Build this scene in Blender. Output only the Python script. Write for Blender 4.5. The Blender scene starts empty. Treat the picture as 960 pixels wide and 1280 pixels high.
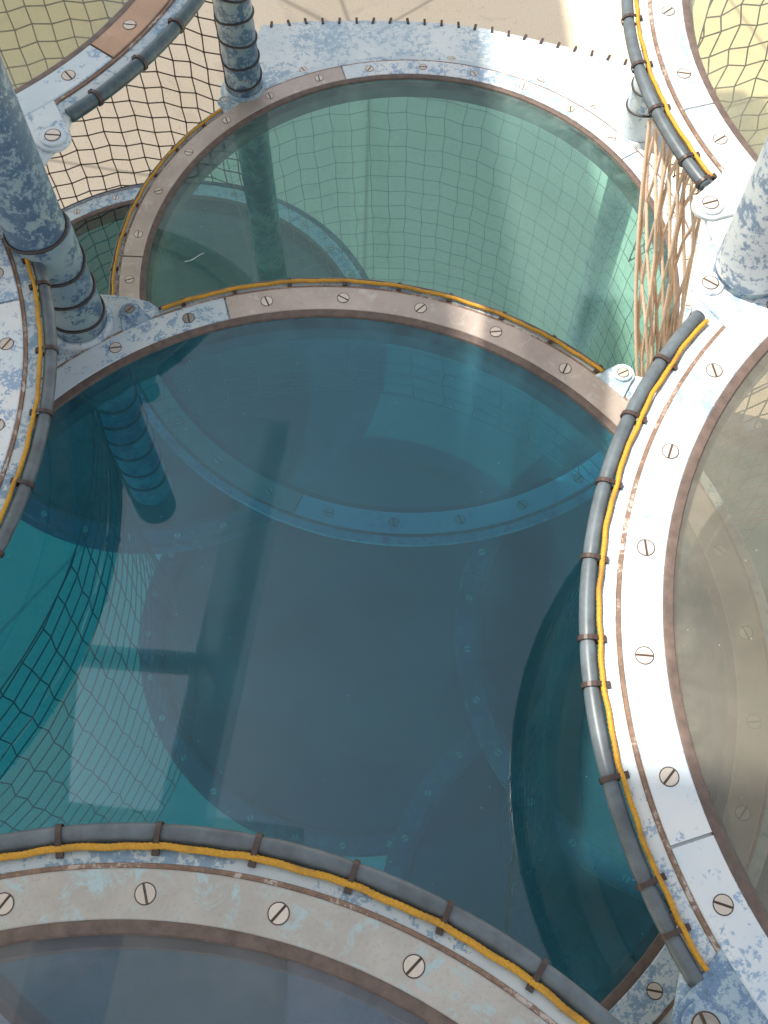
import bpy, math, random
import numpy as np
from mathutils import Vector, Matrix, noise
random.seed(7)
rng = np.random.default_rng(7)
SC = bpy.context.scene
COL = SC.collection
rad = math.radians
S = 0.7            # metres per unit (one unit = inner radius of a retaining ring)
CAMH = 7.0         # camera height above the ground in units
TH = rad(25.43)

# ------------------------------------------------------------------ camera
cd = bpy.data.cameras.new('camera')
cam = bpy.data.objects.new('camera', cd); COL.objects.link(cam)
cam.location = (0, 0, CAMH * S)
cam.rotation_euler = (TH, 0, 0)
cd.sensor_fit = 'VERTICAL'; cd.sensor_height = 36.0
cd.lens = 36.0 * 1360 / 1280
cd.clip_start = 0.02; cd.clip_end = 500
SC.camera = cam

# ------------------------------------------------------------------ sky + sun
SUN_DIR = Vector((-0.40, 0.20, 1.0)).normalized()      # towards the sun
elev = math.asin(SUN_DIR.z); azim = math.atan2(SUN_DIR.x, SUN_DIR.y)
w = bpy.data.worlds.new('World'); SC.world = w; w.use_nodes = True
nt = w.node_tree
bg = nt.nodes['Background']
sky = nt.nodes.new('ShaderNodeTexSky'); sky.sky_type = 'NISHITA'; sky.sun_disc = False
sky.sun_elevation = elev; sky.sun_rotation = azim
sky.air_density = 1.0; sky.dust_density = 1.0; sky.ozone_density = 1.0
hs = nt.nodes.new('ShaderNodeHueSaturation'); hs.inputs['Saturation'].default_value = 0.32   # hazy, milky daylight
nt.links.new(sky.outputs[0], hs.inputs['Color']); nt.links.new(hs.outputs[0], bg.inputs[0]); bg.inputs[1].default_value = 0.15
sd = bpy.data.lights.new('sun', 'SUN'); sd.energy = 4.2; sd.angle = rad(0.6); sd.color = (1.0, 0.94, 0.84)
so = bpy.data.objects.new('sun', sd); COL.objects.link(so)
so.rotation_euler = SUN_DIR.to_track_quat('Z', 'Y').to_euler()
so.location = SUN_DIR * 30

SC.view_settings.view_transform = 'Standard'; SC.view_settings.look = 'None'
SC.view_settings.exposure = 0.8; SC.view_settings.gamma = 1.0
SC.cycles.transparent_max_bounces = 48
SC.cycles.max_bounces = 10
SC.cycles.glossy_bounces = 4

# ------------------------------------------------------------------ helpers
_f = 1360.0
_ro = rad(-0.13)
def at(px, py, h):
    """point of the horizontal level h (units below the camera) on the line of sight through photo pixel px,py -> plan x,y"""
    d = np.array([0, math.sin(TH), -math.cos(TH)]); r = np.array([1., 0, 0]); u = np.cross(r, d)
    v = d + (px - 480) / _f * r + (640 - py) / _f * u
    return v[:2] * (-h / v[2])
def W(x, y, h): return Vector((x * S, y * S, (CAMH - h) * S))

def link(o, parent=None):
    COL.objects.link(o)
    if parent is not None: o.parent = parent
    return o
def empty(name, loc, label, cat, group=None):
    o = bpy.data.objects.new(name, None); o.empty_display_size = 0.05
    o.location = loc; link(o)
    o['label'] = label; o['category'] = cat
    if group: o['group'] = group
    return o
def tag(o, label, cat, group=None):
    o['label'] = label; o['category'] = cat
    if group: o['group'] = group
    return o
def struct(o): o['kind'] = 'structure'; return o
def mesh_obj(name, verts, faces, mat, parent=None, smooth=False, mats=None, fm=None):
    me = bpy.data.meshes.new(name)
    me.from_pydata([tuple(v) for v in verts], [], [tuple(f) for f in faces])
    me.validate(); me.update()
    if mats:
        for m in mats: me.materials.append(m)
        for p, k in zip(me.polygons, fm): p.material_index = k
    else: me.materials.append(mat)
    if smooth: me.polygons.foreach_set('use_smooth', [True] * len(me.polygons))
    return link(bpy.data.objects.new(name, me), parent)

def sharpen(o, ang=35):
    me = o.data
    me.polygons.foreach_set('use_smooth', [True] * len(me.polygons))
    try: me.set_sharp_from_angle(angle=rad(ang))
    except Exception: pass
    return o

def revolve(prof, a0, a1, n, wob=0.0):
    """closed profile [(r,z)] swept from angle a0 to a1 (degrees)"""
    full = abs(a1 - a0) >= 359.9
    m = len(prof); V = []; F = []
    N = n if full else n + 1
    for i in range(N):
        a = rad(a0 + (a1 - a0) * i / n); c, s = math.cos(a), math.sin(a)
        for (r, z) in prof: V.append((r * c * S, r * s * S, z * S))
    for i in range(n):
        j = (i + 1) % N
        for k in range(m):
            l = (k + 1) % m
            F.append((i * m + k, i * m + l, j * m + l, j * m + k))
    if not full:
        F.append(tuple(range(m - 1, -1, -1))); F.append(tuple((N - 1) * m + k for k in range(m)))
    return V, F

def frames(P, closed=False):
    P = [Vector(p) for p in P]; n = len(P); T = []
    for i in range(n):
        a = P[max(i - 1, 0)]; b = P[min(i + 1, n - 1)]
        T.append((b - a).normalized())
    up = Vector((0, 0, 1))
    if abs(T[0].dot(up)) > 0.9: up = Vector((1, 0, 0))
    N = [(up - T[0] * up.dot(T[0])).normalized()]
    for i in range(1, n):
        v = N[-1] - T[i] * N[-1].dot(T[i]); N.append(v.normalized())
    return P, T, N
def tube(P, rf, k=8, sec=None, caps=True):
    """tube along P; rf(i) radius; sec(i, phi)->radius factor for shaped sections"""
    P, T, N = frames(P); V = []; F = []; n = len(P)
    for i in range(n):
        B = T[i].cross(N[i]); r = rf(i) if callable(rf) else rf
        for j in range(k):
            ph = 2 * math.pi * j / k; q = r * (sec(i, ph) if sec else 1)
            V.append(P[i] + N[i] * (q * math.cos(ph)) + B * (q * math.sin(ph)))
    for i in range(n - 1):
        for j in range(k):
            l = (j + 1) % k
            F.append((i * k + j, i * k + l, (i + 1) * k + l, (i + 1) * k + j))
    if caps:
        F.append(tuple(range(k - 1, -1, -1))); F.append(tuple((n - 1) * k + j for j in range(k)))
    return V, F
def join(*vf):
    V = []; F = []
    for v, f in vf:
        o = len(V); V += [tuple(x) for x in v]; F += [tuple(i + o for i in q) for q in f]
    return V, F
def prism(poly, z0, z1, bev=0.0):
    """plan polygon (ccw, metres) extruded from z0 up to z1, with a small top chamfer"""
    n = len(poly); V = [(x, y, z0) for x, y in poly]
    if bev:
        cx = sum(p[0] for p in poly) / n; cy = sum(p[1] for p in poly) / n
        V += [(x, y, z1 - bev) for x, y in poly]
        for i, (x, y) in enumerate(poly):
            a = Vector(poly[i - 1]); b = Vector(poly[(i + 1) % n]); t = (b - a)
            nrm = Vector((t.y, -t.x)).normalized() * bev
            V.append((x - nrm.x, y - nrm.y, z1))
        L = 3
    else:
        V += [(x, y, z1) for x, y in poly]; L = 2
    F = [tuple(range(n - 1, -1, -1)), tuple((L - 1) * n + i for i in range(n))]
    for l in range(L - 1):
        for i in range(n):
            j = (i + 1) % n
            F.append((l * n + i, l * n + j, (l + 1) * n + j, (l + 1) * n + i))
    return V, F
def arc_pts(r, a0, a1, z, n):
    return [Vector((r * S * math.cos(rad(a0 + (a1 - a0) * i / n)), r * S * math.sin(rad(a0 + (a1 - a0) * i / n)), z * S)) for i in range(n + 1)]

# ------------------------------------------------------------------ materials
def newmat(name):
    m = bpy.data.materials.new(name); m.use_nodes = True
    t = m.node_tree; t.nodes.clear()
    out = t.nodes.new('ShaderNodeOutputMaterial')
    return m, t, out
def nd(t, typ, **kw):
    n = t.nodes.new(typ)
    for k, v in kw.items():
        if k in n.inputs: n.inputs[k].default_value = v
        else: setattr(n, k, v)
    return n
def noise_n(t, co, scale, detail=6, rough=0.6, dist=0.0):
    n = nd(t, 'ShaderNodeTexNoise'); n.inputs['Scale'].default_value = scale
    n.inputs['Detail'].default_value = detail; n.inputs['Roughness'].default_value = rough
    n.inputs['Distortion'].default_value = dist
    t.links.new(co, n.inputs['Vector']); return n.outputs['Fac']
def ramp(t, fac, stops):
    r = nd(t, 'ShaderNodeValToRGB'); e = r.color_ramp.elements
    while len(e) > 1: e.remove(e[-1])
    e[0].position = stops[0][0]; e[0].color = (*stops[0][1], 1)
    for p, c in stops[1:]:
        q = e.new(p); q.color = (*c, 1)
    t.links.new(fac, r.inputs[0]); return r.outputs[0]
def fr(t, fac, a, b): return ramp(t, fac, [(a, (0, 0, 0)), (b, (1, 1, 1))])
def mix(t, f, a, b, mode='MIX'):
    m = nd(t, 'ShaderNodeMix'); m.data_type = 'RGBA'; m.blend_type = mode
    for sock, v in ((m.inputs[0], f), (m.inputs[6], a), (m.inputs[7], b)):
        if hasattr(v, 'is_linked'): t.links.new(v, sock)
        elif isinstance(v, (int, float)): sock.default_value = v
        else: sock.default_value = (*v, 1)
    return m.outputs[2]
def coords(t, rnd=True):
    tc = nd(t, 'ShaderNodeTexCoord')
    if not rnd: return tc.outputs['Object']
    oi = nd(t, 'ShaderNodeObjectInfo'); va = nd(t, 'ShaderNodeVectorMath', operation='ADD')
    cx = nd(t, 'ShaderNodeCombineXYZ')
    mm = nd(t, 'ShaderNodeMath', operation='MULTIPLY'); mm.inputs[1].default_value = 37.0
    t.links.new(oi.outputs['Random'], mm.inputs[0]); t.links.new(mm.outputs[0], cx.inputs[0]); t.links.new(mm.outputs[0], cx.inputs[2])
    t.links.new(tc.outputs['Object'], va.inputs[0]); t.links.new(cx.outputs[0], va.inputs[1])
    return va.outputs[0]
def principled(t, out, col, rough=0.5, metal=0.0, bump=None, bstr=0.2, bdist=0.001, spec=0.5):
    p = nd(t, 'ShaderNodeBsdfPrincipled')
    for nm, v in (('Base Color', col), ('Roughness', rough), ('Metallic', metal)):
        if hasattr(v, 'is_linked'): t.links.new(v, p.inputs[nm])
        elif nm == 'Base Color': p.inputs[nm].default_value = (*v, 1)
        else: p.inputs[nm].default_value = v
    p.inputs['Specular IOR Level'].default_value = spec
    if bump is not None:
        b = nd(t, 'ShaderNodeBump'); b.inputs['Strength'].default_value = bstr; b.inputs['Distance'].default_value = bdist
        t.links.new(bump, b.inputs['Height']); t.links.new(b.outputs[0], p.inputs['Normal'])
    t.links.new(p.outputs[0], out.inputs[0]); return p

def worn_paint(name, light, mid, dark, lo=0.5, hi=0.62, rust=0.72, scale=1.0, rough=0.55, warm=None):
    m, t, out = newmat(name); co = coords(t)
    big = noise_n(t, co, 9 * scale, 3, .5)
    fine = noise_n(t, co, 190 * scale, 6, .7, .2)
    mott = noise_n(t, co, 46 * scale, 5, .62, .25)
    area = noise_n(t, co, 6 * scale, 2, .5)
    s1 = mix(t, fr(t, big, .35, .65), light, mid)
    def wsum(a, ka, b, kb):
        x = nd(t, 'ShaderNodeMath', operation='MULTIPLY'); x.inputs[1].default_value = ka; t.links.new(a, x.inputs[0])
        y = nd(t, 'ShaderNodeMath', operation='MULTIPLY_ADD'); y.inputs[1].default_value = kb; t.links.new(b, y.inputs[0]); t.links.new(x.outputs[0], y.inputs[2]); return y.outputs[0]
    hfo = wsum(wsum(fine, .36, mott, .42), 1.0, area, .26)
    class _o: pass
    hf = _o(); hf.outputs = [hfo]
    flake = fr(t, hf.outputs[0], lo, lo + (hi - lo) * .35)
    c = mix(t, flake, s1, dark)
    c = mix(t, fr(t, hf.outputs[0], hi, hi + .03), c, tuple(v * .72 for v in dark))
    c = mix(t, fr(t, noise_n(t, co, 420 * scale, 3, .7), .55, .75), c, mix(t, .35, c, light))
    rn = noise_n(t, co, 38 * scale, 5, .65, .4)
    rs = fr(t, rn, rust, rust + .03)
    c = mix(t, rs, c, (.22, .10, .055))
    if warm:
        c = mix(t, fr(t, noise_n(t, co, 30 * scale, 6, .7), .5, .7), c, warm)
    principled(t, out, c, rough, 0.0, hf.outputs[0], .35, .0008)
    return m
M = {}
M['paint_white'] = worn_paint('worn_white_paint', (.64, .65, .64), (.53, .59, .63), (.25, .35, .48), .545, .64, .73)
M['paint_light'] = worn_paint('worn_pale_blue_paint', (.52, .57, .58), (.42, .49, .53), (.20, .30, .40), .535, .62, .74)
M['paint_plate'] = worn_paint('flaking_blue_plate_paint', (.66, .69, .68), (.55, .61, .63), (.33, .43, .51), .53, .62, .755)
M['paint_blue'] = worn_paint('worn_blue_paint', (.33, .42, .46), (.24, .33, .40), (.12, .20, .31), .515, .60, .71, rough=.5)
M['paint_pole'] = worn_paint('worn_pole_paint', (.27, .34, .34), (.16, .23, .29), (.06, .11, .18), .505, .61, .70, scale=.7, rough=.42)

def bare_metal(name, base, patch, lo=.55, hi=.7, rough=.38, metal=.55):
    m, t, out = newmat(name); co = coords(t)
    f1 = noise_n(t, co, 12, 5, .6); f2 = noise_n(t, co, 30, 6, .7, .8); f3 = noise_n(t, co, 220, 3, .7)
    c = mix(t, fr(t, f1, .35, .65), base, tuple(v * .8 for v in base))
    c = mix(t, fr(t, f2, lo, hi), c, patch)
    c = mix(t, fr(t, f3, .55, .8), c, tuple(v * .7 for v in base))
    if 'screw' in name:
        oi = nd(t, 'ShaderNodeObjectInfo'); c = mix(t, fr(t, oi.outputs['Random'], .2, 1.0), c, tuple(v * .72 for v in base))
    r = nd(t, 'ShaderNodeMapRange'); r.inputs[3].default_value = rough; r.inputs[4].default_value = rough + .25
    t.links.new(f2, r.inputs[0])
    principled(t, out, c, r.outputs[0], metal, f3, .15, .0004)
    return m
M['metal_pink'] = bare_metal('bare_brass_grey_metal', (.47, .39, .34), (.52, .50, .47))
M['metal_brown'] = bare_metal('bronze_brown_metal', (.42, .27, .18), (.46, .33, .25), rough=.3)
M['metal_grey'] = bare_metal('dull_grey_metal_blue_stains', (.43, .40, .36), (.36, .46, .47), .52, .62, .5, .25)
M['screw'] = bare_metal('screw_head_metal', (.66, .58, .50), (.56, .48, .41), .5, .7, .4, .3)
M['screw_dark'] = bare_metal('dull_screw_head', (.30, .27, .23), (.38, .36, .32), .5, .7, .45, .3)

def simple(name, col, rough=.5, var=.25, scale=40, metal=0, bstr=.2):
    m, t, out = newmat(name); co = coords(t)
    n = noise_n(t, co, scale, 5, .65)
    c = mix(t, fr(t, n, .3, .7), tuple(v * (1 - var) for v in col), tuple(min(1, v * (1 + var)) for v in col))
    principled(t, out, c, rough, metal, n, bstr, .0006); return m
M['slot'] = simple('dark_seam', (.07, .045, .035), .8)
M['gasket'] = simple('brown_sealant', (.11, .075, .06), .55, .35, 60)
M['seal'] = simple('dark_olive_seal', (.055, .055, .045), .6, .3, 60)
M['hose_teal'] = simple('dark_teal_rubber_tube', (.045, .075, .085), .3, .4, 60, 0, .5)
M['rustline'] = worn_paint('rusty_seam', (.45, .40, .36), (.34, .24, .18), (.20, .12, .08), .47, .55, .62)
M['white_plain'] = simple('glint_bar_paint', (.8, .8, .76), .4, .05)  # for the bar added overhead to give a bright reflected line
M['hose'] = simple('grey_rubber_tube', (.085, .105, .118), .42, .35, 30, 0, .1)
M['hose_dark'] = simple('dark_thin_tube', (.05, .055, .05), .45)
M['tie'] = simple('dark_cable_tie', (.045, .025, .02), .45)
M['wire'] = simple('black_lacing_wire', (.03, .022, .02), .5)
M['net'] = simple('brown_net_cord', (.075, .05, .038), .75, .3, 200)
M['net_pale'] = simple('dusty_net_cord', (.22, .21, .17), .8, .3, 200)
M['net_tan'] = simple('tan_net_cord', (.66, .50, .37), .8, .2, 300)
M['under'] = simple('dark_grey_underside', (.10, .12, .12), .6)
def frosted(name, col, tr, tl=.6):
    m, t, out = newmat(name); co = coords(t)
    n = noise_n(t, co, 4, 4, .6); c = mix(t, n, col, tuple(v * .85 for v in col))
    d = nd(t, 'ShaderNodeBsdfDiffuse'); l = nd(t, 'ShaderNodeBsdfTranslucent'); x = nd(t, 'ShaderNodeBsdfTransparent')
    t.links.new(c, d.inputs[0]); t.links.new(c, l.inputs[0])
    a = nd(t, 'ShaderNodeMixShader'); a.inputs[0].default_value = tl; t.links.new(d.outputs[0], a.inputs[1]); t.links.new(l.outputs[0], a.inputs[2])
    b = nd(t, 'ShaderNodeMixShader'); b.inputs[0].default_value = tr; t.links.new(a.outputs[0], b.inputs[1]); t.links.new(x.outputs[0], b.inputs[2])
    t.links.new(b.outputs[0], out.inputs[0]); return m
M['beam'] = frosted('see_through_beam', (.62, .72, .80), .4)  # overhead beams made part see-through to keep their reflection pale
M['sun_blocker'] = frosted('sun_blocker_cloth', (.74, .80, .82), 0.0, .40)  # cloth of the added sun blocker, translucent so it mirrors like sky

M['paint_dimmed'] = worn_paint('depth_dimmed_blue_paint', (.17, .22, .25), (.12, .17, .20), (.07, .10, .14), .46, .58, .71)  # blue paint darkened to stand for the dim light on the lower rings
M['paint_pale'] = worn_paint('worn_pale_pole_paint', (.52, .55, .55), (.36, .41, .45), (.16, .22, .30), .53, .62, .74, scale=.7, rough=.42)
def rope_mat():
    m, t, out = newmat('yellow_twisted_rope'); co = coords(t)
    n = noise_n(t, co, 300, 4, .7); n2 = noise_n(t, co, 18, 3, .6)
    c = mix(t, fr(t, n, .35, .75), (.42, .20, .012), (.64, .34, .02))
    c = mix(t, fr(t, n2, .5, .75), c, (.26, .13, .02))
    principled(t, out, c, .6, 0, n, .5, .0006); return m
M['rope'] = rope_mat()

def ground_mat():
    m, t, out = newmat('beige_screed_ground'); tc = nd(t, 'ShaderNodeTexCoord'); co = tc.outputs['Object']
    a = noise_n(t, co, .9, 6, .6); b = noise_n(t, co, 7, 8, .7, .5); c3 = noise_n(t, co, 90, 4, .7)
    c = mix(t, fr(t, a, .3, .7), (.76, .61, .42), (.82, .68, .50))
    c = mix(t, fr(t, b, .62, .8), c, (.55, .42, .30))
    c = mix(t, fr(t, c3, .3, .9), c, mix(t, .45, c, (.25, .2, .16)))
    st = noise_n(t, co, 2.3, 7, .68, 1.0); c = mix(t, fr(t, st, .56, .66), c, mix(t, .22, c, (.36, .27, .19)))
    vg = nd(t, 'ShaderNodeTexVoronoi'); vg.inputs['Scale'].default_value = 24; t.links.new(co, vg.inputs['Vector'])
    c = mix(t, ramp(t, vg.outputs['Distance'], [(.05, (1, 1, 1)), (.09, (0, 0, 0))]), c, (.30, .24, .18))
    vc = nd(t, 'ShaderNodeTexVoronoi'); vc.feature = 'DISTANCE_TO_EDGE'; vc.inputs['Scale'].default_value = .55; t.links.new(co, vc.inputs['Vector'])
    c = mix(t, ramp(t, vc.outputs['Distance'], [(.002, (.8, .8, .8)), (.006, (0, 0, 0))]), c, (.34, .27, .20))
    principled(t, out, c, .85, 0, b, .3, .004); return m
M['ground'] = ground_mat()

def acrylic(name, tint, haze=.03, haze_col=(.5, .55, .5), dots=0.0, dust=.5, refl=1.0):
    """clear cast acrylic: tinted see-through faces, mirror reflection by Schlick's law, thin film of dust (on the blue panel also painted sky reflection)"""
    m, t, out = newmat(name); co = coords(t)
    geo = nd(t, 'ShaderNodeNewGeometry')
    dp = nd(t, 'ShaderNodeVectorMath', operation='DOT_PRODUCT')
    t.links.new(geo.outputs['Normal'], dp.inputs[0]); t.links.new(geo.outputs['Incoming'], dp.inputs[1])
    ab = nd(t, 'ShaderNodeMath', operation='ABSOLUTE'); t.links.new(dp.outputs['Value'], ab.inputs[0])
    om = nd(t, 'ShaderNodeMath', operation='SUBTRACT'); om.inputs[0].default_value = 1; t.links.new(ab.outputs[0], om.inputs[1])
    pw = nd(t, 'ShaderNodeMath', operation='POWER'); pw.inputs[1].default_value = 5; t.links.new(om.outputs[0], pw.inputs[0])
    ma = nd(t, 'ShaderNodeMath', operation='MULTIPLY_ADD'); ma.inputs[1].default_value = .955; ma.inputs[2].default_value = .036 * refl
    t.links.new(pw.outputs[0], ma.inputs[0])
    tr = nd(t, 'ShaderNodeBsdfTransparent'); tr.inputs[0].default_value = (*[v ** .5 for v in tint], 1)
    gl = nd(t, 'ShaderNodeBsdfGlossy'); gl.inputs['Roughness'].default_value = .02
    gl.inputs['Color'].default_value = (1, 1, 1, 1)
    bn = noise_n(t, co, 5, 3, .5)
    bp = nd(t, 'ShaderNodeBump'); bp.inputs['Strength'].default_value = .015; bp.inputs['Distance'].default_value = .002
    t.links.new(bn, bp.inputs['Height']); t.links.new(bp.outputs[0], gl.inputs['Normal'])
    df = nd(t, 'ShaderNodeBsdfDiffuse'); df.inputs[0].default_value = (*haze_col, 1)
    m1 = nd(t, 'ShaderNodeMixShader')
    # haze amount: base + cloudy dust + tiny specks (+ grip dots)
    cl = fr(t, noise_n(t, co, 3.5, 6, .65), .35, .8)
    hz = nd(t, 'ShaderNodeMath', operation='MULTIPLY_ADD'); hz.inputs[1].default_value = haze * dust; hz.inputs[2].default_value = haze * .6
    t.links.new(cl, hz.inputs[0]); hv = hz.outputs[0]
    ln = nd(t, 'ShaderNodeVectorMath', operation='LENGTH'); t.links.new(nd(t, 'ShaderNodeTexCoord').outputs['Object'], ln.inputs[0])
    rm = nd(t, 'ShaderNodeMapRange'); rm.inputs[1].default_value = .86 * S; rm.inputs[2].default_value = 1.0 * S; rm.inputs[3].default_value = 0; rm.inputs[4].default_value = .30
    t.links.new(ln.outputs['Value'], rm.inputs[0])
    gm = nd(t, 'ShaderNodeMath', operation='MULTIPLY_ADD'); t.links.new(rm.outputs[0], gm.inputs[0])
    t.links.new(fr(t, noise_n(t, co, 16, 7, .75, .5), .40, .75), gm.inputs[1]); t.links.new(hv, gm.inputs[2]); hv = gm.outputs[0]
    # long faint smears and hairline scratches
    sm = nd(t, 'ShaderNodeMapping'); sm.inputs['Rotation'].default_value = (0, 0, rad(25)); sm.inputs['Scale'].default_value = (2.2, 60, 2)
    t.links.new(co, sm.inputs[0])
    sg = nd(t, 'ShaderNodeMath', operation='MULTIPLY_ADD'); sg.inputs[1].default_value = .018
    t.links.new(fr(t, noise_n(t, sm.outputs[0], 2.0, 5, .6, .3), .64, .76), sg.inputs[0]); t.links.new(hv, sg.inputs[2]); hv = sg.outputs[0]
    vo = nd(t, 'ShaderNodeTexVoronoi'); vo.inputs['Scale'].default_value = 26; vo.feature = 'F1'
    t.links.new(co, vo.inputs['Vector'])
    lt = nd(t, 'ShaderNodeMath', operation='LESS_THAN'); lt.inputs[1].default_value = .028; t.links.new(vo.outputs['Distance'], lt.inputs[0])
    ad = nd(t, 'ShaderNodeMath', operation='MULTIPLY_ADD'); ad.inputs[1].default_value = .55
    t.links.new(lt.outputs[0], ad.inputs[0]); t.links.new(hv, ad.inputs[2]); hv = ad.outputs[0]
    if dots:
        mp = nd(t, 'ShaderNodeMapping'); mp.inputs['Rotation'].default_value = (0, 0, rad(38)); mp.inputs['Scale'].default_value = (330, 330, 1)
        t.links.new(nd(t, 'ShaderNodeTexCoord').outputs['Object'], mp.inputs[0])
        sx = nd(t, 'ShaderNodeSeparateXYZ'); t.links.new(mp.outputs[0], sx.inputs[0]); vals = []
        for k in (0, 1):
            q = nd(t, 'ShaderNodeMath', operation='SINE'); m6 = nd(t, 'ShaderNodeMath', operation='MULTIPLY'); m6.inputs[1].default_value = 6.283
            t.links.new(sx.outputs[k], m6.inputs[0]); t.links.new(m6.outputs[0], q.inputs[0]); vals.append(q.outputs[0])
        mu = nd(t, 'ShaderNodeMath', operation='MULTIPLY'); t.links.new(vals[0], mu.inputs[0]); t.links.new(vals[1], mu.inputs[1])
        gt = nd(t, 'ShaderNodeMath', operation='GREATER_THAN'); gt.inputs[1].default_value = .25; t.links.new(mu.outputs[0], gt.inputs[0])
        a2 = nd(t, 'ShaderNodeMath', operation='MULTIPLY_ADD'); a2.inputs[1].default_value = dots
        t.links.new(gt.outputs[0], a2.inputs[0]); t.links.new(hv, a2.inputs[2]); hv = a2.outputs[0]
    t.links.new(hv, m1.inputs[0]); t.links.new(tr.outputs[0], m1.inputs[1]); t.links.new(df.outputs[0], m1.inputs[2])
    m2 = nd(t, 'ShaderNodeMixShader')
    t.links.new(ma.outputs[0], m2.inputs[0]); t.links.new(m1.outputs[0], m2.inputs[1]); t.links.new(gl.outputs[0], m2.inputs[2])
    t.links.new(m2.outputs[0], out.inputs[0]); return m
AC = {
 'teal': acrylic('teal_green_acrylic', (.19, .46, .46), .13, (.36, .51, .47)),
 'blue': acrylic('deep_blue_acrylic', (.012, .28, .44), .16, (.10, .35, .43)),  # blue-green film also paints in the bluish sky reflection
 'clear': acrylic('clear_grip_acrylic', (.46, .46, .39), .28, (.25, .235, .195), dots=.07, dust=1.0),
 'yellow': acrylic('yellowish_acrylic', (.58, .60, .44), .14, (.42, .42, .34)),
 'smoke': acrylic('smoky_grip_acrylic', (.30, .36, .48), .14, (.27, .27, .29), dots=.06),
 'dark': acrylic('dark_teal_acrylic', (.03, .12, .14), .03, (.16, .24, .23)),
}

# ------------------------------------------------------------------ ground
gz = 60
v = [(-gz, -gz, 0), (gz, -gz, 0), (gz, gz, 0), (-gz, gz, 0)]
struct(mesh_obj('ground', v, [(0, 1, 2, 3)], M['ground']))

# ------------------------------------------------------------------ platforms
def screw_mesh(mat, name):
    V = []; F = []; fm = []
    R = .0155 * S; gap = .0022 * S; n = 14; zt = .0016 * S; zb = -.004 * S
    # seam ring
    for i in range(20):
        a = 2 * math.pi * i / 20
        V += [(R * .98 * math.cos(a), R * .98 * math.sin(a), .0006 * S), (R * 1.13 * math.cos(a), R * 1.13 * math.sin(a), .0006 * S)]
    for i in range(20):
        j = (i + 1) % 20; F.append((2 * i, 2 * i + 1, 2 * j + 1, 2 * j)); fm.append(1)
    a0 = math.asin(gap / R)
    for sgn in (1, -1):
        o = len(V); pts = []
        for i in range(n + 1):
            a = a0 + (math.pi - 2 * a0) * i / n
            pts.append((R * math.cos(a) * sgn, R * math.sin(a) * sgn))
        for x, y in pts: V.append((x, y, zb))
        for x, y in pts: V.append((x, y, zt * .55))
        for x, y in pts: V.append((x * .9, (y - gap * sgn) * .9 + gap * sgn, zt))
        k = n + 1
        for l in (0, 1):
            for i in range(k):
                j = (i + 1) % k; F.append((o + l * k + i, o + l * k + j, o + (l + 1) * k + j, o + (l + 1) * k + i)); fm.append(0)
        F.append(tuple(o + 2 * k + i for i in range(k))); fm.append(0)
    o = len(V)   # dark floor of the slot
    for x, y in ((-R, -gap * 1.2), (R, -gap * 1.2), (R, gap * 1.2), (-R, gap * 1.2)): V.append((x * .97, y, -.0005 * S + .0008 * S))
    F.append((o, o + 1, o + 2, o + 3)); fm.append(1)
    me = bpy.data.meshes.new(name); me.from_pydata(V, [], F); me.update()
    me.materials.append(mat); me.materials.append(M['slot'])
    for p, q in zip(me.polygons, fm): p.material_index = q
    return me
SCREW = screw_mesh(M['screw'], 'screw'); SCREWD = screw_mesh(M['screw_dark'], 'screw')
def screw(parent, x, y, z, me=SCREW, s=1.0):
    o = bpy.data.objects.new('screw', me); link(o, parent)
    z -= random.choice((0, 0, .0002, .0005))
    o.location = (x * S, y * S, z * S); o.rotation_euler = (0, 0, random.uniform(0, math.pi)); o.scale = (s, s, s); return o

SUP = [(1.001, -.0095), (1.112, -.0095), (1.116, -.012), (1.116, -.024), (1.022, -.024), (1.022, -.088), (.9705, -.088), (.9705, -.0460), (.9995, -.0460)]
STRIP = [(1.003, -.002), (1.005, 0), (1.0765, 0), (1.079, -.002), (1.079, -.009), (1.003, -.009)]
GASK = [(.981, -.0108), (.984, -.0045), (1.000, -.0015), (1.0028, -.002), (1.0028, -.009), (1.0005, -.0108)]

def tie_mesh(rt, rr, off):
    """cable tie looping over tube and rope: a flat band standing in the r-z plane, r measured from tube centre"""
    V = []; F = []; n = 18
    w2 = .0045 * S
    th = .0022 * S
    # oval round tube (radius rt) stretched towards the rope
    prof = []
    for i in range(n):
        a = 2 * math.pi * i / n
        c, s = math.cos(a), math.sin(a)
        ex = (rt + .001) if c > 0 else off
        prof.append((c * ex, s * (rt + .001)))
    for k, (y) in enumerate((-w2, w2)):
        for (a, b) in prof: V.append((a * S, y, b * S))
        for (a, b) in prof: V.append((a * S * (1 + th / (rt * S)), y, b * S * (1 + th / (rt * S))))
    for i in range(n):
        j = (i + 1) % n
        F += [(i + n, j + n, j + 3 * n, i + 3 * n), (i, i + 2 * n, j + 2 * n, j), (i, j, j + n, i + n), (i + 2 * n, i + 3 * n, j + 3 * n, j + 2 * n)]
    # buckle
    bx = -off * S; o = len(V); q = .0075 * S
    for x in (bx - q, bx + q * .2):
        for y in (-q * .8, q * .8):
            for z in (-.003 * S, .010 * S): V.append((x, y, z))
    F += [tuple(o + i for i in f) for f in ((0, 1, 3, 2), (4, 6, 7, 5), (0, 4, 5, 1), (2, 3, 7, 6), (0, 2, 6, 4), (1, 5, 7, 3))]
    me = bpy.data.meshes.new('cable_tie'); me.from_pydata(V, [], F); me.update(); me.materials.append(M['tie']); return me

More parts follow.
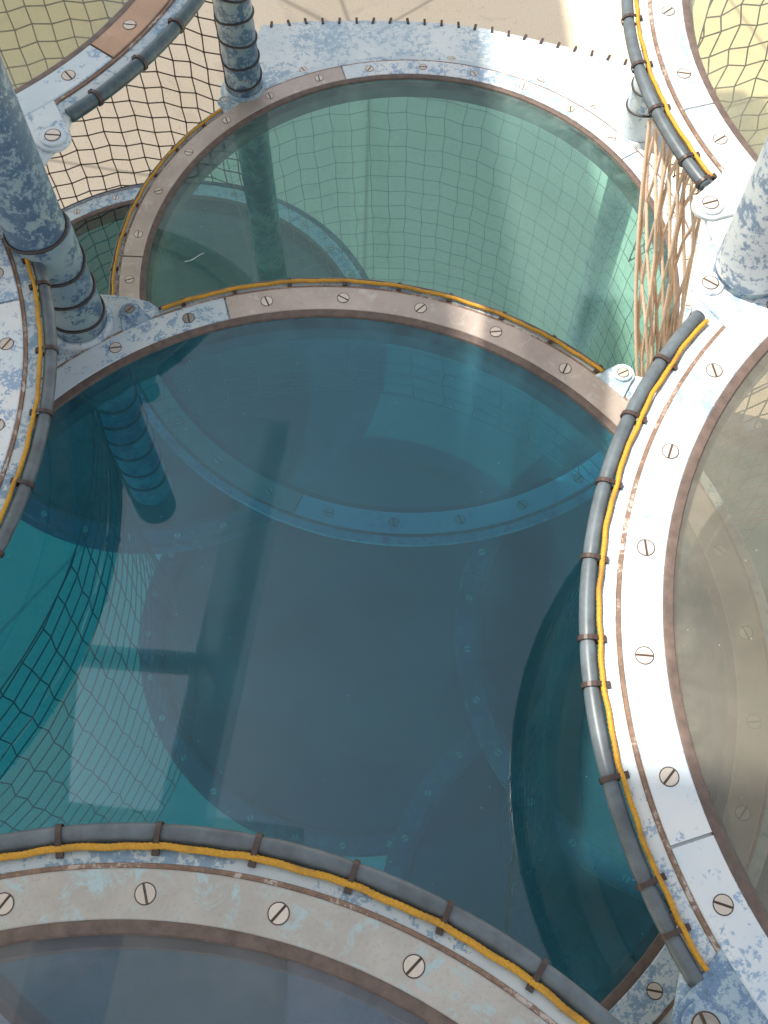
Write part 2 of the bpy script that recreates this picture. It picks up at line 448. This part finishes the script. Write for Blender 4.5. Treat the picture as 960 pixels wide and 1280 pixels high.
def rope_vf(r, a0, a1, z, rr, wav=.0):
    L = abs(rad(a1 - a0)) * r; n = int(L / .0045)
    P = []
    for i in range(n + 1):
        t = i / n; a = a0 + (a1 - a0) * t
        k = r + wav * math.sin(a * 1.3) + .0012 * math.sin(a * .8 + 1) + .0006 * math.sin(a * 1.9)
        P.append((k * S * math.cos(rad(a)), k * S * math.sin(rad(a)), z * S))
    pitch = .030; step = L / n
    def sec(i, ph):
        q = ph + 2 * math.pi * i * step / pitch
        return .66 + .44 * abs(math.cos(1.5 * q))
    return tube(P, rr * S, 15, sec)
def hose_vf(r, a0, a1, z, rt, ties):
    L = abs(rad(a1 - a0)) * r; n = int(L / .009); P = []; ang = []
    for i in range(n + 1):
        a = a0 + (a1 - a0) * i / n; ang.append(a)
        # each length bulges a little between the ties
        P.append((r * S * math.cos(rad(a)), r * S * math.sin(rad(a)), z * S))
    def rf(i):
        d = min([abs(ang[i] - t) for t in ties] + [9]); return rt * S * (1 - .10 * math.exp(-(d / .55) ** 2))
    return tube(P, rf, 18)

def lug_vf(a, r0=1.06, r1=1.16, wd=.036, boss=True):
    """rounded ear that reaches out from the ring at angle a with a raised half-round collar"""
    n = 14; pts = [(r0, -wd * 1.7), ]
    for i in range(n + 1):
        q = -math.pi / 2 + math.pi * i / n; pts.append((r1 + wd * math.cos(q), wd * math.sin(q)))
    pts.append((r0, wd * 1.7))
    ca, sa = math.cos(rad(a)), math.sin(rad(a))
    rot = lambda P: [((x * ca - y * sa) * S, (x * sa + y * ca) * S) for x, y in P]
    A = prism(rot(pts), -.012 * S, -.002 * S, .002 * S)
    if not boss: return A
    m = 20; bp = [(r1 + wd * .78 * math.cos(2 * math.pi * i / m), wd * .78 * math.sin(2 * math.pi * i / m)) for i in range(m)]
    return join(A, prism(rot(bp), -.003 * S, .005 * S, .002 * S))

ROOT = {}
def platform(key, c, label, tint, strips, joint0, ph, group='round platforms held between the poles',
             arcs=(), lugs=(), plates=(), hose=None, hose_mat='hose', support='paint_light', screws=True, dark_screws=(), slim=False):
    """arcs: (a0,a1,[tie angles]); hose: (tube r, tube offset, tube z, rope offset, rope z, rope r)"""
    cx, cy, h = c
    root = empty('round_platform', W(cx, cy, h), label, 'platform', group); ROOT[key] = root
    V, F = revolve([(min(r, 1.06), z) for r, z in SUP] if slim else SUP, 0, 360, 180)
    o = sharpen(mesh_obj('support_ring', V, F, M[support], root))
    # acrylic slab
    n = 160; r = .9985
    V = []; 
    for z, rr in ((-.0385, r - .002), (-.0365, r), (-.0130, r), (-.0110, r - .002)):
        V += [(rr * S * math.cos(2 * math.pi * i / n), rr * S * math.sin(2 * math.pi * i / n), z * S) for i in range(n)]
    F = [tuple(range(n - 1, -1, -1)), tuple(3 * n + i for i in range(n))]
    for l in range(3):
        for i in range(n):
            j = (i + 1) % n; F.append((l * n + i, l * n + j, (l + 1) * n + j, (l + 1) * n + i))
    mesh_obj('acrylic_panel', V, F, AC[tint], root)
    V, F = revolve([(.966, -.0405), (.9995, -.0405), (1.0000, -.0445), (.9705, -.0450), (.9690, -.0890), (.9645, -.0890)], 0, 360, 160); sharpen(mesh_obj('inner_seal', V, F, M['seal'], root))
    V, F = revolve(GASK, 0, 360, 160); sharpen(mesh_obj('gasket', V, F, M['gasket'], root))
    V, F = revolve([(1.0785, -.0088), (1.0800, -.0045), (1.0870, -.0045), (1.0885, -.0088)], 0, 360, 160); sharpen(mesh_obj('edge_sealant', V, F, M['rustline'], root))
    for k in range(5):
        a0 = joint0 + 72 * k; a1 = a0 + 72
        V, F = revolve(STRIP, a0 + .16, a1 - .16, 40)
        st = sharpen(mesh_obj('retaining_strip', V, F, M[strips[k]], root))
        if screws:
            for q in range(6):
                a = joint0 + ph + 72 * k + 12 * q + random.uniform(-.25, .25)
                me = SCREWD if any(abs((a - d + 180) % 360 - 180) < 4 for d in dark_screws) else SCREW
                screw(st, 1.041 * math.cos(rad(a)), 1.041 * math.sin(rad(a)), .0002, me)
    if hose:
        rt, ro, zt, po, zp, pr = hose
        tm = tie_mesh(rt, pr, max(ro - po, 0) + pr)
        for (a0, a1, ties) in arcs:
            V, F = hose_vf(ro, a0, a1, zt, rt, ties); mesh_obj('edge_tube', V, F, M[hose_mat] if rt > .01 else M['hose_dark'], root, smooth=True)
            if not pr: pass
            else:
              V, F = rope_vf(po, a0 + .4, a1 - .4, zp, pr); mesh_obj('yellow_rope', V, F, M['rope'], root, smooth=True)
            for a in ties:
                q = bpy.data.objects.new('cable_tie', tm); link(q, root)
                q.location = (ro * S * math.cos(rad(a)), ro * S * math.sin(rad(a)), zt * S); q.rotation_euler = (0, random.uniform(-.05, .05), rad(a) + random.uniform(-.06, .06))
    for (a, r1, wd, mat) in lugs:
        V, F = lug_vf(a, r1=r1, wd=wd); l = sharpen(mesh_obj('lug', V, F, M[mat], root))
        screw(l, r1 * math.cos(rad(a)), r1 * math.sin(rad(a)), .0052, SCREWD if mat == 'paint_blue' else SCREW, wd / .036)
    for (pts, mat, zoff) in plates:       # gusset plates, plan points relative to the centre, in units
        P = [(x * S, y * S) for x, y in pts]
        ar = sum(P[i - 1][0] * P[i][1] - P[i][0] * P[i - 1][1] for i in range(len(P)))
        if ar < 0: P = P[::-1]
        V, F = prism(P, (-.026 + zoff) * S, (-.0105 + zoff) * S, .0015 * S); mesh_obj('gusset_plate', V, F, M[mat], root)
    return root

def fan(a0, a1, r0, r1, n=10, bulge=0):
    I = [(r0 * math.cos(rad(a0 + (a1 - a0) * i / n)), r0 * math.sin(rad(a0 + (a1 - a0) * i / n))) for i in range(n + 1)]
    O = []
    for i in range(n + 1):
        t = i / n; a = a0 + (a1 - a0) * t; r = r0 + (r1 - r0) * min(1, 3 * min(t, 1 - t)) ** .6 + bulge * math.sin(math.pi * t)
        O.append((r * math.cos(rad(a)), r * math.sin(rad(a))))
    return I + O[::-1]

THICK = (.0152, 1.1400, -.012, 1.1195, -.0005, .0052)
THIN = (.0062, 1.1110, -.010, 1.0995, .0005, .0056)
CEN = {'one': (.095, 2.559, 3.277), 'two': (-.168, .809, 2.493), 'right': (1.511, .596, 1.884), 'bottom': (-.411, -.849, 1.791),
       'topleft': (-1.526, 2.807, 1.933), 'topright': (1.759, 2.287, 1.941), 'left': (-1.915, 1.291, 2.139)}

platform('two', CEN['two'], 'deep blue clear round platform in the middle of the photo', 'blue',
         ['metal_pink', 'paint_light', 'paint_light', 'paint_light', 'metal_pink'][::1], 105 - 72, 6, hose=THIN,
         arcs=[(46.0, 114.6, [111.0, 103.3, 95.1, 87.0, 79.0, 71.3, 63.1, 55.1, 47.2]), (-44, -56 - 40, [])][:1],
         lugs=[(118.4, 1.134, .030, 'paint_blue'), (44.2, 1.134, .033, 'paint_plate')],
         plates=[(fan(113, 142, 1.06, 1.26, 12), 'paint_light', -.001), (fan(26, 47, 1.06, 1.20, 10), 'paint_plate', -.001),
                 (fan(-62, -34, 1.06, 1.25, 12), 'paint_blue', -.001)], dark_screws=(118, 130, 111.2))
pts1 = [(-.605, 3.445), (-.60, 3.62), (-.521, 3.855), (-.335, 3.880), (-.097, 3.884), (.09, 3.882), (.277, 3.866), (.445, 3.833), (.578, 3.79), (.808, 3.714), (1.034, 3.63), (1.15, 3.45), (1.19, 3.2), (1.08, 3.02)]
inner = [(.095 + 1.06 * math.cos(rad(a)), 2.559 + 1.06 * math.sin(rad(a))) for a in np.linspace(28, 128, 24)]
pts1 = [(x - .095, y - 2.559) for x, y in pts1 + inner]
r1 = platform('one', CEN['one'], 'teal green clear round platform at the back of the photo', 'teal',
         ['paint_white', 'metal_pink', 'metal_pink', 'paint_white', 'paint_white'], 104.6 - 72, 6, hose=THIN,
         arcs=[(132.6, 189, [138.7, 147.1, 155.1, 163.4, 171.1, 179.6, 187.5])],
         lugs=[(131.2, 1.131, .028, 'paint_light')],
         plates=[(pts1, 'paint_plate', -.001), (fan(-4, 30, 1.06, 1.17, 10), 'paint_plate', -.0015)])
for a, rr in ((112.5, 1.12), (80.4, 1.112), (48.0, 1.116), (60.5, 1.115)):
    screw(r1, rr * math.cos(rad(a)), rr * math.sin(rad(a)), -.0110)
# short black ties along the outer rim of the back plate
edge = [(-.521, 3.855), (-.335, 3.880), (-.097, 3.884), (.09, 3.882), (.277, 3.866), (.445, 3.833), (.578, 3.79), (.808, 3.714), (1.034, 3.63)]
cum = [0]
for i in range(1, len(edge)): cum.append(cum[-1] + math.dist(edge[i], edge[i - 1]))
V = []; F = []
bx = [(-.005, -.02, -.03), (.005, -.02, -.03), (.005, .012, -.03), (-.005, .012, -.03), (-.005, -.02, -.006), (.005, -.02, -.006), (.005, .012, -.006), (-.005, .012, -.006)]
bf = [(0, 3, 2, 1), (4, 5, 6, 7), (0, 1, 5, 4), (1, 2, 6, 5), (2, 3, 7, 6), (3, 0, 4, 7)]
tm = bpy.data.meshes.new('net_tie'); tm.from_pydata([tuple(c * S for c in v) for v in bx], [], bf); tm.materials.append(M['tie'])
nties = 22
for k in range(nties):
    s = (k + .6) / nties * cum[-1]
    i = max(j for j in range(len(cum) - 1) if cum[j] <= s); t = (s - cum[i]) / (cum[i + 1] - cum[i])
    x = edge[i][0] + (edge[i + 1][0] - edge[i][0]) * t; y = edge[i][1] + (edge[i + 1][1] - edge[i][1]) * t
    o = bpy.data.objects.new('net_tie', tm); link(o, r1)
    o.location = ((x - .095) * S, (y - 2.559) * S, 0)
    o.rotation_euler = (0, 0, math.atan2(edge[i + 1][1] - edge[i][1], edge[i + 1][0] - edge[i][0]) + random.uniform(-.25, .25))

platform('right', CEN['right'], 'clear round platform with white ring at the right edge of the photo', 'clear',
         ['paint_white'] * 5, -162.7, 6.2, hose=THICK, support='paint_white',
         arcs=[(137.9, 207.6, [145.3, 153.0, 161.2, 169.5, 177.6, 182.0, 190.4, 199.4, 203.6])],
         lugs=[(134.3, 1.170, .038, 'paint_white'), (-149.5, 1.17, .05, 'paint_blue')],
         plates=[(fan(112, 141, 1.06, 1.25, 12), 'paint_white', -.001), (fan(-156, -128, 1.06, 1.27, 12), 'paint_light', -.001)])
platform('bottom', CEN['bottom'], 'smoky grey clear round platform at the bottom left of the photo', 'smoke',
         ['metal_grey'] * 5, 100.1 + 18, 6, hose=(.0162, 1.1345, -.012, 1.1125, -.0005, .0058), support='paint_light',
         arcs=[(42, 110, [95.5, 87.5, 79.4, 71.3, 63.3, 55.1, 47, 103.5])],
         lugs=[(38.5, 1.16, .036, 'paint_blue'), (114, 1.16, .036, 'paint_blue')])
platform('topleft', CEN['topleft'], 'yellowish clear round platform at the top left corner with a bronze ring', 'yellow',
         ['metal_brown', 'paint_light', 'paint_light', 'paint_light', 'paint_light'], -37.2, 6.2, hose=(.0172, 1.138, -.010, 1.122, 0, 0), hose_mat='hose_teal',
         arcs=[(-47.2, 22, [-27.8, -35.4, -43.0, -19.5, -11.5, -3.5, 4.5])],
         lugs=[(-50.6, 1.178, .040, 'paint_light')], plates=[(fan(-72, -44, 1.06, 1.22, 12), 'paint_light', -.001)])
platform('topright', CEN['topright'], 'yellowish clear round platform with a white ring at the top right corner', 'yellow',
         ['paint_white'] * 5, -164.1, 6.1, hose=THICK, support='paint_white',
         arcs=[(146, 207.2, [179.0, 187.2, 194.6, 202.9, 206.7, 171, 163])],
         lugs=[(-150.0, 1.172, .040, 'paint_white')], plates=[(fan(-156, -128, 1.06, 1.22, 12), 'paint_plate', -.001)])
platform('left', CEN['left'], 'round platform with pale flecked ring at the left edge of the photo', 'smoke',
         ['paint_white'] * 5, 15.7, 5.1, hose=THICK, support='paint_light',
         arcs=[(-43, 25.4, [21.6, 17.3, 7.7, -1.0, -10.2, -18.6, -27, -35])],
         lugs=[(29.5, 1.165, .038, 'paint_light')], plates=[(fan(22, 50, 1.06, 1.24, 12), 'paint_light', -.001)])

# lower platforms seen through the acrylic and the net
def solve_centre(p, q, h, R, side):
    a = at(*p, h); b = at(*q, h); m = (a + b) / 2; d = b - a; L = np.linalg.norm(d); n = np.array([-d[1], d[0]]) / L
    return m + side * n * math.sqrt(R * R - L * L / 4)
LOW = {}
cE = solve_centre((92, 259), (186, 232), 4.6, 1.079, -1)
LOW['E'] = (float(cE[0]), float(cE[1]), 4.6)
cA = at(450, 785, 5.1); LOW['A'] = (float(cA[0]), float(cA[1]), 5.1)
cB = at(905, 800, 4.2); LOW['B'] = (float(cB[0]), float(cB[1]), 4.2)
cC = at(800, 1170, 4.8); LOW['C'] = (float(cC[0]), float(cC[1]), 4.8)
for k, lab, ti in (('E', 'dark lower platform seen between the left pole and the teal platform', 'dark'),
                   ('A', 'lowest platform faintly seen through the middle of the deep blue platform', 'dark'),
                   ('B', 'lower platform whose ring shows faintly through the right side of the deep blue platform', 'dark'),
                   ('C', 'lower platform whose ring arcs through the lower right of the deep blue platform', 'dark')):
    platform('low' + k, LOW[k], lab, ti, (['paint_light'] * 2 + ['paint_dimmed'] * 3) if k == 'E' else ['paint_dimmed'] * 5, 20, 6, group='lower platforms under the deep blue one', support='paint_dimmed', slim=(k != 'E'))

# ------------------------------------------------------------------ poles
def pole(xy, label, rlow, low, sleeve=None, top=-1.5, wires=True, mats=('paint_pole', 'paint_pole'), base=CAMH, group='painted steel poles between the platforms'):
    x, y = xy
    root = empty('support_pole', W(x, y, CAMH), label, 'pole', group)
    def cyl(name, x0, r, h0, h1, mat, dx=0, dy=0):
        n = 48; zz = []; L = abs(h1 - h0); k = max(2, int(L / .25)); V = []; F = []
        for i in range(k + 1):
            z = (CAMH - (h0 + (h1 - h0) * i / k)) * S
            V += [((dx + r * math.cos(2 * math.pi * j / n)) * S, (dy + r * math.sin(2 * math.pi * j / n)) * S, z) for j in range(n)]
        for i in range(k):
            for j in range(n):
                l = (j + 1) % n; F.append((i * n + j, i * n + l, (i + 1) * n + l, (i + 1) * n + j))
        F.append(tuple(range(n - 1, -1, -1))); F.append(tuple(k * n + j for j in range(n)))
        return sharpen(mesh_obj(name, V, F, M[mat], root))
    def ring(h, r, t, tilt, dx=0, dy=0, name='lacing_wire', az=0):
        n = 40; P = []
        for i in range(n + 1):
            a = 2 * math.pi * i / n + az
            P.append(((dx + r * math.cos(a)) * S, (dy + r * math.sin(a)) * S, (CAMH - h + tilt * math.cos(a - az) + .002 * math.sin(3 * a)) * S))
        V, F = tube(P, t * S, 6); mesh_obj(name, V, F, M['wire'], root, smooth=True)
    h0 = sleeve[0] if sleeve else top
    cyl('shaft', 0, rlow, base, h0, mats[0])
    if sleeve:
        hs, rs, dx, dy = sleeve
        cyl('sleeve', 0, rs, hs, top, mats[1], dx, dy)
        if mats[1] != 'paint_pale': ring(hs, rs + .002, .005, .004, dx, dy, 'sleeve_seal')
    if wires:
        h = low[0]
        while h < low[1]:
            ring(h, rlow + .003, .0042, random.uniform(-.012, .018), az=random.uniform(0, 6.3)); h += .105 * random.uniform(.9, 1.1)
    return root
P1 = at(101, 403, 2.49); P3 = at(306, 108, 3.277); P2 = at(933, 345, 1.9); P4 = at(797, 165, 3.28)
p1u = at(97, 403, 2.49)
pole(P1, 'mottled blue steel pole at the left with black wire wound round it', .073, (2.22, 3.45), (2.10, .074, -.012, 0), top=1.35, base=3.5)
pole(P3, 'slim blue steel pole with black wire bands at the back of the teal platform', .0715, (2.7, 3.24), top=2.0, base=4.4)
pole(P2, 'thick mottled blue pole leaning into view at the right edge', .073, (2.0, 4.8), (1.865, .076, 0, 0), top=1.3, mats=('paint_pole', 'paint_pale'))
pole(P4, 'white painted pole behind the teal platform half hidden by the tube at the top right', .068, (2.5, 3.24), top=2.05, mats=('paint_white', 'paint_white'))
pole((.575, -.075), 'blue pole below the bottom right corner of the photo', .073, (2.0, 4.8), top=1.9)
# base collars, where a pole stands on a gusset plate
def collar(parent, x, y, h, r, mat):
    V, F = revolve([(r, .022), (r + .006, .022), (r + .016, 0), (r + .03, -.008), (r, -.008)], 0, 360, 48)
    o = sharpen(mesh_obj('pole_collar', V, F, M[mat], parent)); 
    o.location = W(x, y, h) - parent.location; return o
collar(ROOT['two'], P1[0], P1[1], 2.493 + .011, .074, 'paint_light')
collar(ROOT['one'], P3[0], P3[1], 3.277 + .011, .0725, 'paint_blue')
collar(ROOT['one'], P4[0], P4[1], 3.277 + .011, .0695, 'paint_white')

# ------------------------------------------------------------------ nets
def segs_obj(name, A, B, r, mat, parent=None):
    A = np.asarray(A, float); B = np.asarray(B, float); D = B - A; L = np.linalg.norm(D, axis=1, keepdims=True); D = D / np.maximum(L, 1e-9)
    up = np.where(np.abs(D[:, 2:]) > .8, np.array([[1., 0, 0]]), np.array([[0, 0, 1.]]))
    N = np.cross(D, up); N /= np.linalg.norm(N, axis=1, keepdims=True); Bn = np.cross(D, N)
    k = 5; V = []
    for P in (A, B):
        for j in range(k):
            a = 2 * math.pi * j / k; V.append(P + r * (math.cos(a) * N + math.sin(a) * Bn))
    V = np.stack(V, 1).reshape(-1, 3); n = len(A); F = []
    for i in range(n):
        o = i * 2 * k
        for j in range(k):
            l = (j + 1) % k; F.append((o + j, o + l, o + k + l, o + k + j))
    return mesh_obj(name, V.tolist(), F, mat, parent, smooth=True)

def net(surf, nu, nv, r, mat, label, style='skew', skew=.3, zig=.12, jit=.06, knots=False, group='knotted cord safety nets'):
    """surf(u,v) -> world Vector, nu x nv meshes"""
    N = {}
    for i in range(-2, nu + 3):
        for j in range(-nv, 2 * nv + 1):
            if style == 'skew':
                u = i + zig * (1 if j % 2 else -1); vv = j + skew * .45 * i + (.25 * skew if i % 2 else -.25 * skew)
            else:
                u = i + (.5 if j % 2 else 0); vv = j
            N[i, j] = ((u + random.gauss(0, jit)) / nu, (vv + random.gauss(0, jit)) / nv)
    A = []; B = []; KA = []; KB = []
    def clip(a, b):
        for k in (0, 1):
            for lim, sg in ((0, 1), (1, -1)):
                da = (a[k] - lim) * sg; db = (b[k] - lim) * sg
                if da < 0 and db < 0: return None
                if da < 0: t = da / (da - db); a = (a[0] + (b[0] - a[0]) * t, a[1] + (b[1] - a[1]) * t)
                elif db < 0: t = db / (db - da); b = (b[0] + (a[0] - b[0]) * t, b[1] + (a[1] - b[1]) * t)
        return a, b
    for (i, j) in list(N):
        if style == 'skew': nb = [(i + 1, j), (i, j + 1)]
        else: nb = [(i, j + 1), ((i + 1) if j % 2 else (i - 1), j + 1)]
        for q in nb:
            if q not in N: continue
            c = clip(N[i, j], N[q])
            if c: A.append(surf(*c[0])); B.append(surf(*c[1]))
    for k in range(nu * 2):
        for vv in (0, 1): A.append(surf(k / (nu * 2), vv)); B.append(surf((k + 1) / (nu * 2), vv))
    for k in range(nv * 2):
        for uu in (0, 1): A.append(surf(uu, k / (nv * 2))); B.append(surf(uu, (k + 1) / (nv * 2)))
    if knots:
        for key, (a, b) in N.items():
            if .001 < a < .999 and .001 < b < .999:
                p = surf(a, b); dx = Vector((random.gauss(0, 1), random.gauss(0, 1), random.gauss(0, 1))).normalized() * r * S * 1.3
                KA.append(p - dx); KB.append(p + dx)
    o = segs_obj('safety_net', [tuple(a) for a in A], [tuple(b) for b in B], r * S, mat)
    tag(o, label, 'net', group)
    if KA: segs_obj('knots', [tuple(a) for a in KA], [tuple(b) for b in KB], r * S * 1.55, mat, o)['kind'] = 'stuff'
    return o

def curtain(cx, cy, r0, a0, a1, h0, h1, r1=None):
    r1 = r0 if r1 is None else r1
    def f(u, v):
        a = rad(a0 + (a1 - a0) * u); r = r0 + (r1 - r0) * v - .035 * math.sin(math.pi * v) + .01 * math.sin(7 * u + 5 * v)
        return W(cx + r * math.cos(a), cy + r * math.sin(a), h0 + (h1 - h0) * v)
    return f
def cnet(c, r0, a0, a1, h1, label, cell=.072, r1=None, mat='net', r=.0032, h0=None, **k):
    h0 = c[2] + .03 if h0 is None else h0
    L = abs(rad(a1 - a0)) * r0; H = abs(h1 - h0)
    return net(curtain(c[0], c[1], r0, a0, a1, h0, h1, r1), max(2, round(L / cell)), max(2, round(H / cell)), r, M[mat], label, **k)
# outer net behind the top left platform, tied to the rim of the dark lower platform
E = LOW['E']
tlc = CEN['topleft']
_d = np.array([P3[0] - .01, P3[1]]); _d = _d / np.linalg.norm(_d); _e = np.array(E[:2]); _b = _d @ _e
_p = _d * (_b + math.sqrt(_b * _b - _e @ _e + 1.12 ** 2)) - _e
A_END = math.degrees(math.atan2(_p[1], _p[0]))
def outer(u, v):
    a = rad(168 - (168 - A_END) * u)
    xb, yb = E[0] + 1.095 * math.cos(a), E[1] + 1.095 * math.sin(a)
    xt, yt = E[0] + 1.15 * math.cos(a), E[1] + 1.15 * math.sin(a)
    k = v + .006 * math.sin(9 * u)
    return W(xt + (xb - xt) * k, yt + (yb - yt) * k, 1.9 + (E[2] - 1.9 - .005) * min(v, 1))
net(outer, max(12, round(rad(168 - A_END) * 1.12 / .085)), 28, .0036, M['net'], 'brown cord net stretched under the top left platform above the beige ground', skew=.3, zig=.03, jit=.016, knots=True)
cnet((.095, 2.57, 3.31), 1.12, 134, -35, 5.4, 'brown cord net hanging below the back rim of the teal platform', .088, 1.02, r=.0013, mat='net_pale', skew=.2, zig=.04, jit=.03)
cnet(CEN['two'], 1.11, 128, 36, 3.25, 'short cord net closing the gap between the deep blue and teal platforms', .10, 1.2, r=.0015, mat='net_pale', skew=.2, zig=.04, jit=.03)
cnet(CEN['left'], 1.13, 40, -75, 4.6, 'dark cord net hanging under the left platform seen through the deep blue one', .092, 1.10, r=.0021, h0=2.58, skew=.2, zig=.05, jit=.04)
cnet(CEN['right'], 1.12, 215, 100, 4.2, 'dark cord net hanging under the right platform behind the grey tube', .078, 1.06, r=.0026, skew=.2, zig=.05, jit=.04, h0=2.58)
cnet(CEN['right'], 1.12, 100, 20, 3.6, 'cord net at the far side below the right platform', .08, 1.1, r=.003)
cnet(CEN['topright'], 1.12, 126, 20, 4.0, 'cord net at the far side below the top right platform', .09, 1.1, r=.003)
# bunched tan net between the teal platform and the right pole
def tan_surf(u, v):
    c = [(at(812, 150, 2.02), 2.02), (at(884, 232, 2.02), 2.02), (at(842, 455, 2.75), 2.75), (at(798, 500, 2.75), 2.75)]
    tl, tr, br, bl = c
    p = (1 - v) * ((1 - u) * tl[0] + u * tr[0]) + v * ((1 - u) * bl[0] + u * br[0]); h = (1 - v) * 2.02 + v * 2.75
    q = .03 * math.sin(19 * u) * math.sin(math.pi * (v * .9 + .1))
    p = p + np.array([-.020 * math.sin(math.pi * v), q])
    return W(p[0], p[1], h - .12 * u * math.sin(math.pi * v))
net(tan_surf, 8, 7, .0048, M['net_tan'], 'bunched tan cord net stretched between the top right and right platforms', style='diamond', jit=.06)

# ------------------------------------------------------------------ overhead steelwork (mirrored in the acrylic) and added sheet that shades the left
def beam(p, q, width, label, name='roof_beam'):
    a = Vector(p); b = Vector(q); t = (b - a).normalized(); s = Vector((t.y, -t.x, 0)).normalized(); zz = Vector((0, 0, 1))
    w2 = width / 2; V = []
    prof = [(-1, -1), (1, -1), (1, -.8), (.15, -.7), (.15, .7), (1, .8), (1, 1), (-1, 1), (-1, .8), (-.15, .7), (-.15, -.7), (-1, -.8)]
    for P in (a, b):
        for (x, z) in prof: V.append(P + s * (x * w2) + zz * (z * w2 * 1.3))
    n = len(prof); F = [tuple(range(n - 1, -1, -1)), tuple(range(n, 2 * n))]
    for i in range(n): j = (i + 1) % n; F.append((i, j, n + j, n + i))
    o = mesh_obj(name, V, F, M['beam']); tag(o, label, 'beam', 'overhead steel beams'); return o
HB = 0.6
def up(px, py): q = at(px, py, 2.493 * 2 + HB); return (q[0] * S, q[1] * S, (CAMH + HB) * S)
a = Vector(up(335, 560)); b = Vector(up(215, 1100)); d = b - a
wpx = (Vector(up(300, 850)) - Vector(up(245, 850))).length
beam(a - d * .05, b + d * 2.2, wpx, 'long pale overhead beam mirrored in the deep blue platform')
a = Vector(up(20, 812)); b = Vector(up(262, 830))
beam(a - (b - a) * 2, b, wpx * .4, 'short pale cross beam mirrored in the deep blue platform')

z = (CAMH + 6) * S
edge = -2.95
V, F = prism([(x * S, y * S) for x, y in ((-11, -8), (-.8, -8), (-.8, 1.8), (-3.2, 2.05), (-3.75, 14), (-11, 14))], z, z + .15)  # added unseen sheet, shaped to put the left and near rings in shade
tag(mesh_obj('added_sun_blocker', V, F, M['sun_blocker']), 'added unseen sheet that keeps the sun off the left platforms', 'sun blocker')

# white thread lying on the teal platform
P = []
for i in range(13):
    t = i / 12; q = at(231 + 24 * t, 327 - 9 * t + 1.5 * math.sin(5 * t), 3.288); P.append(W(q[0], q[1], 3.2865))
V, F = tube(P, .0009, 5); m_th = simple('white_thread_fibre', (.7, .7, .66), .7)
tag(mesh_obj('thread', V, F, m_th), 'thin white thread lying on the left of the teal platform', 'thread')

# a slim white bar and a beam, added overhead for their reflections in the acrylic
V, F = tube([Vector(up(650, 990)), Vector(up(641, 1090)), Vector(up(632, 1185))], .0085, 10)
tag(mesh_obj('glint_bar', V, F, M['white_plain'], None, True), 'slim white bar added overhead to mirror a bright line in the deep blue platform', 'bar')
def up1(px, py): q = at(px, py, 3.277 * 2 + 1.2); return (q[0] * S, q[1] * S, (CAMH + 1.2) * S)
wq = (Vector(up1(481, 150)) - Vector(up1(434, 150))).length
beam(Vector(up1(452, 40)), Vector(up1(466, 345)), wq, 'pale beam added overhead to mirror a band in the teal platform')
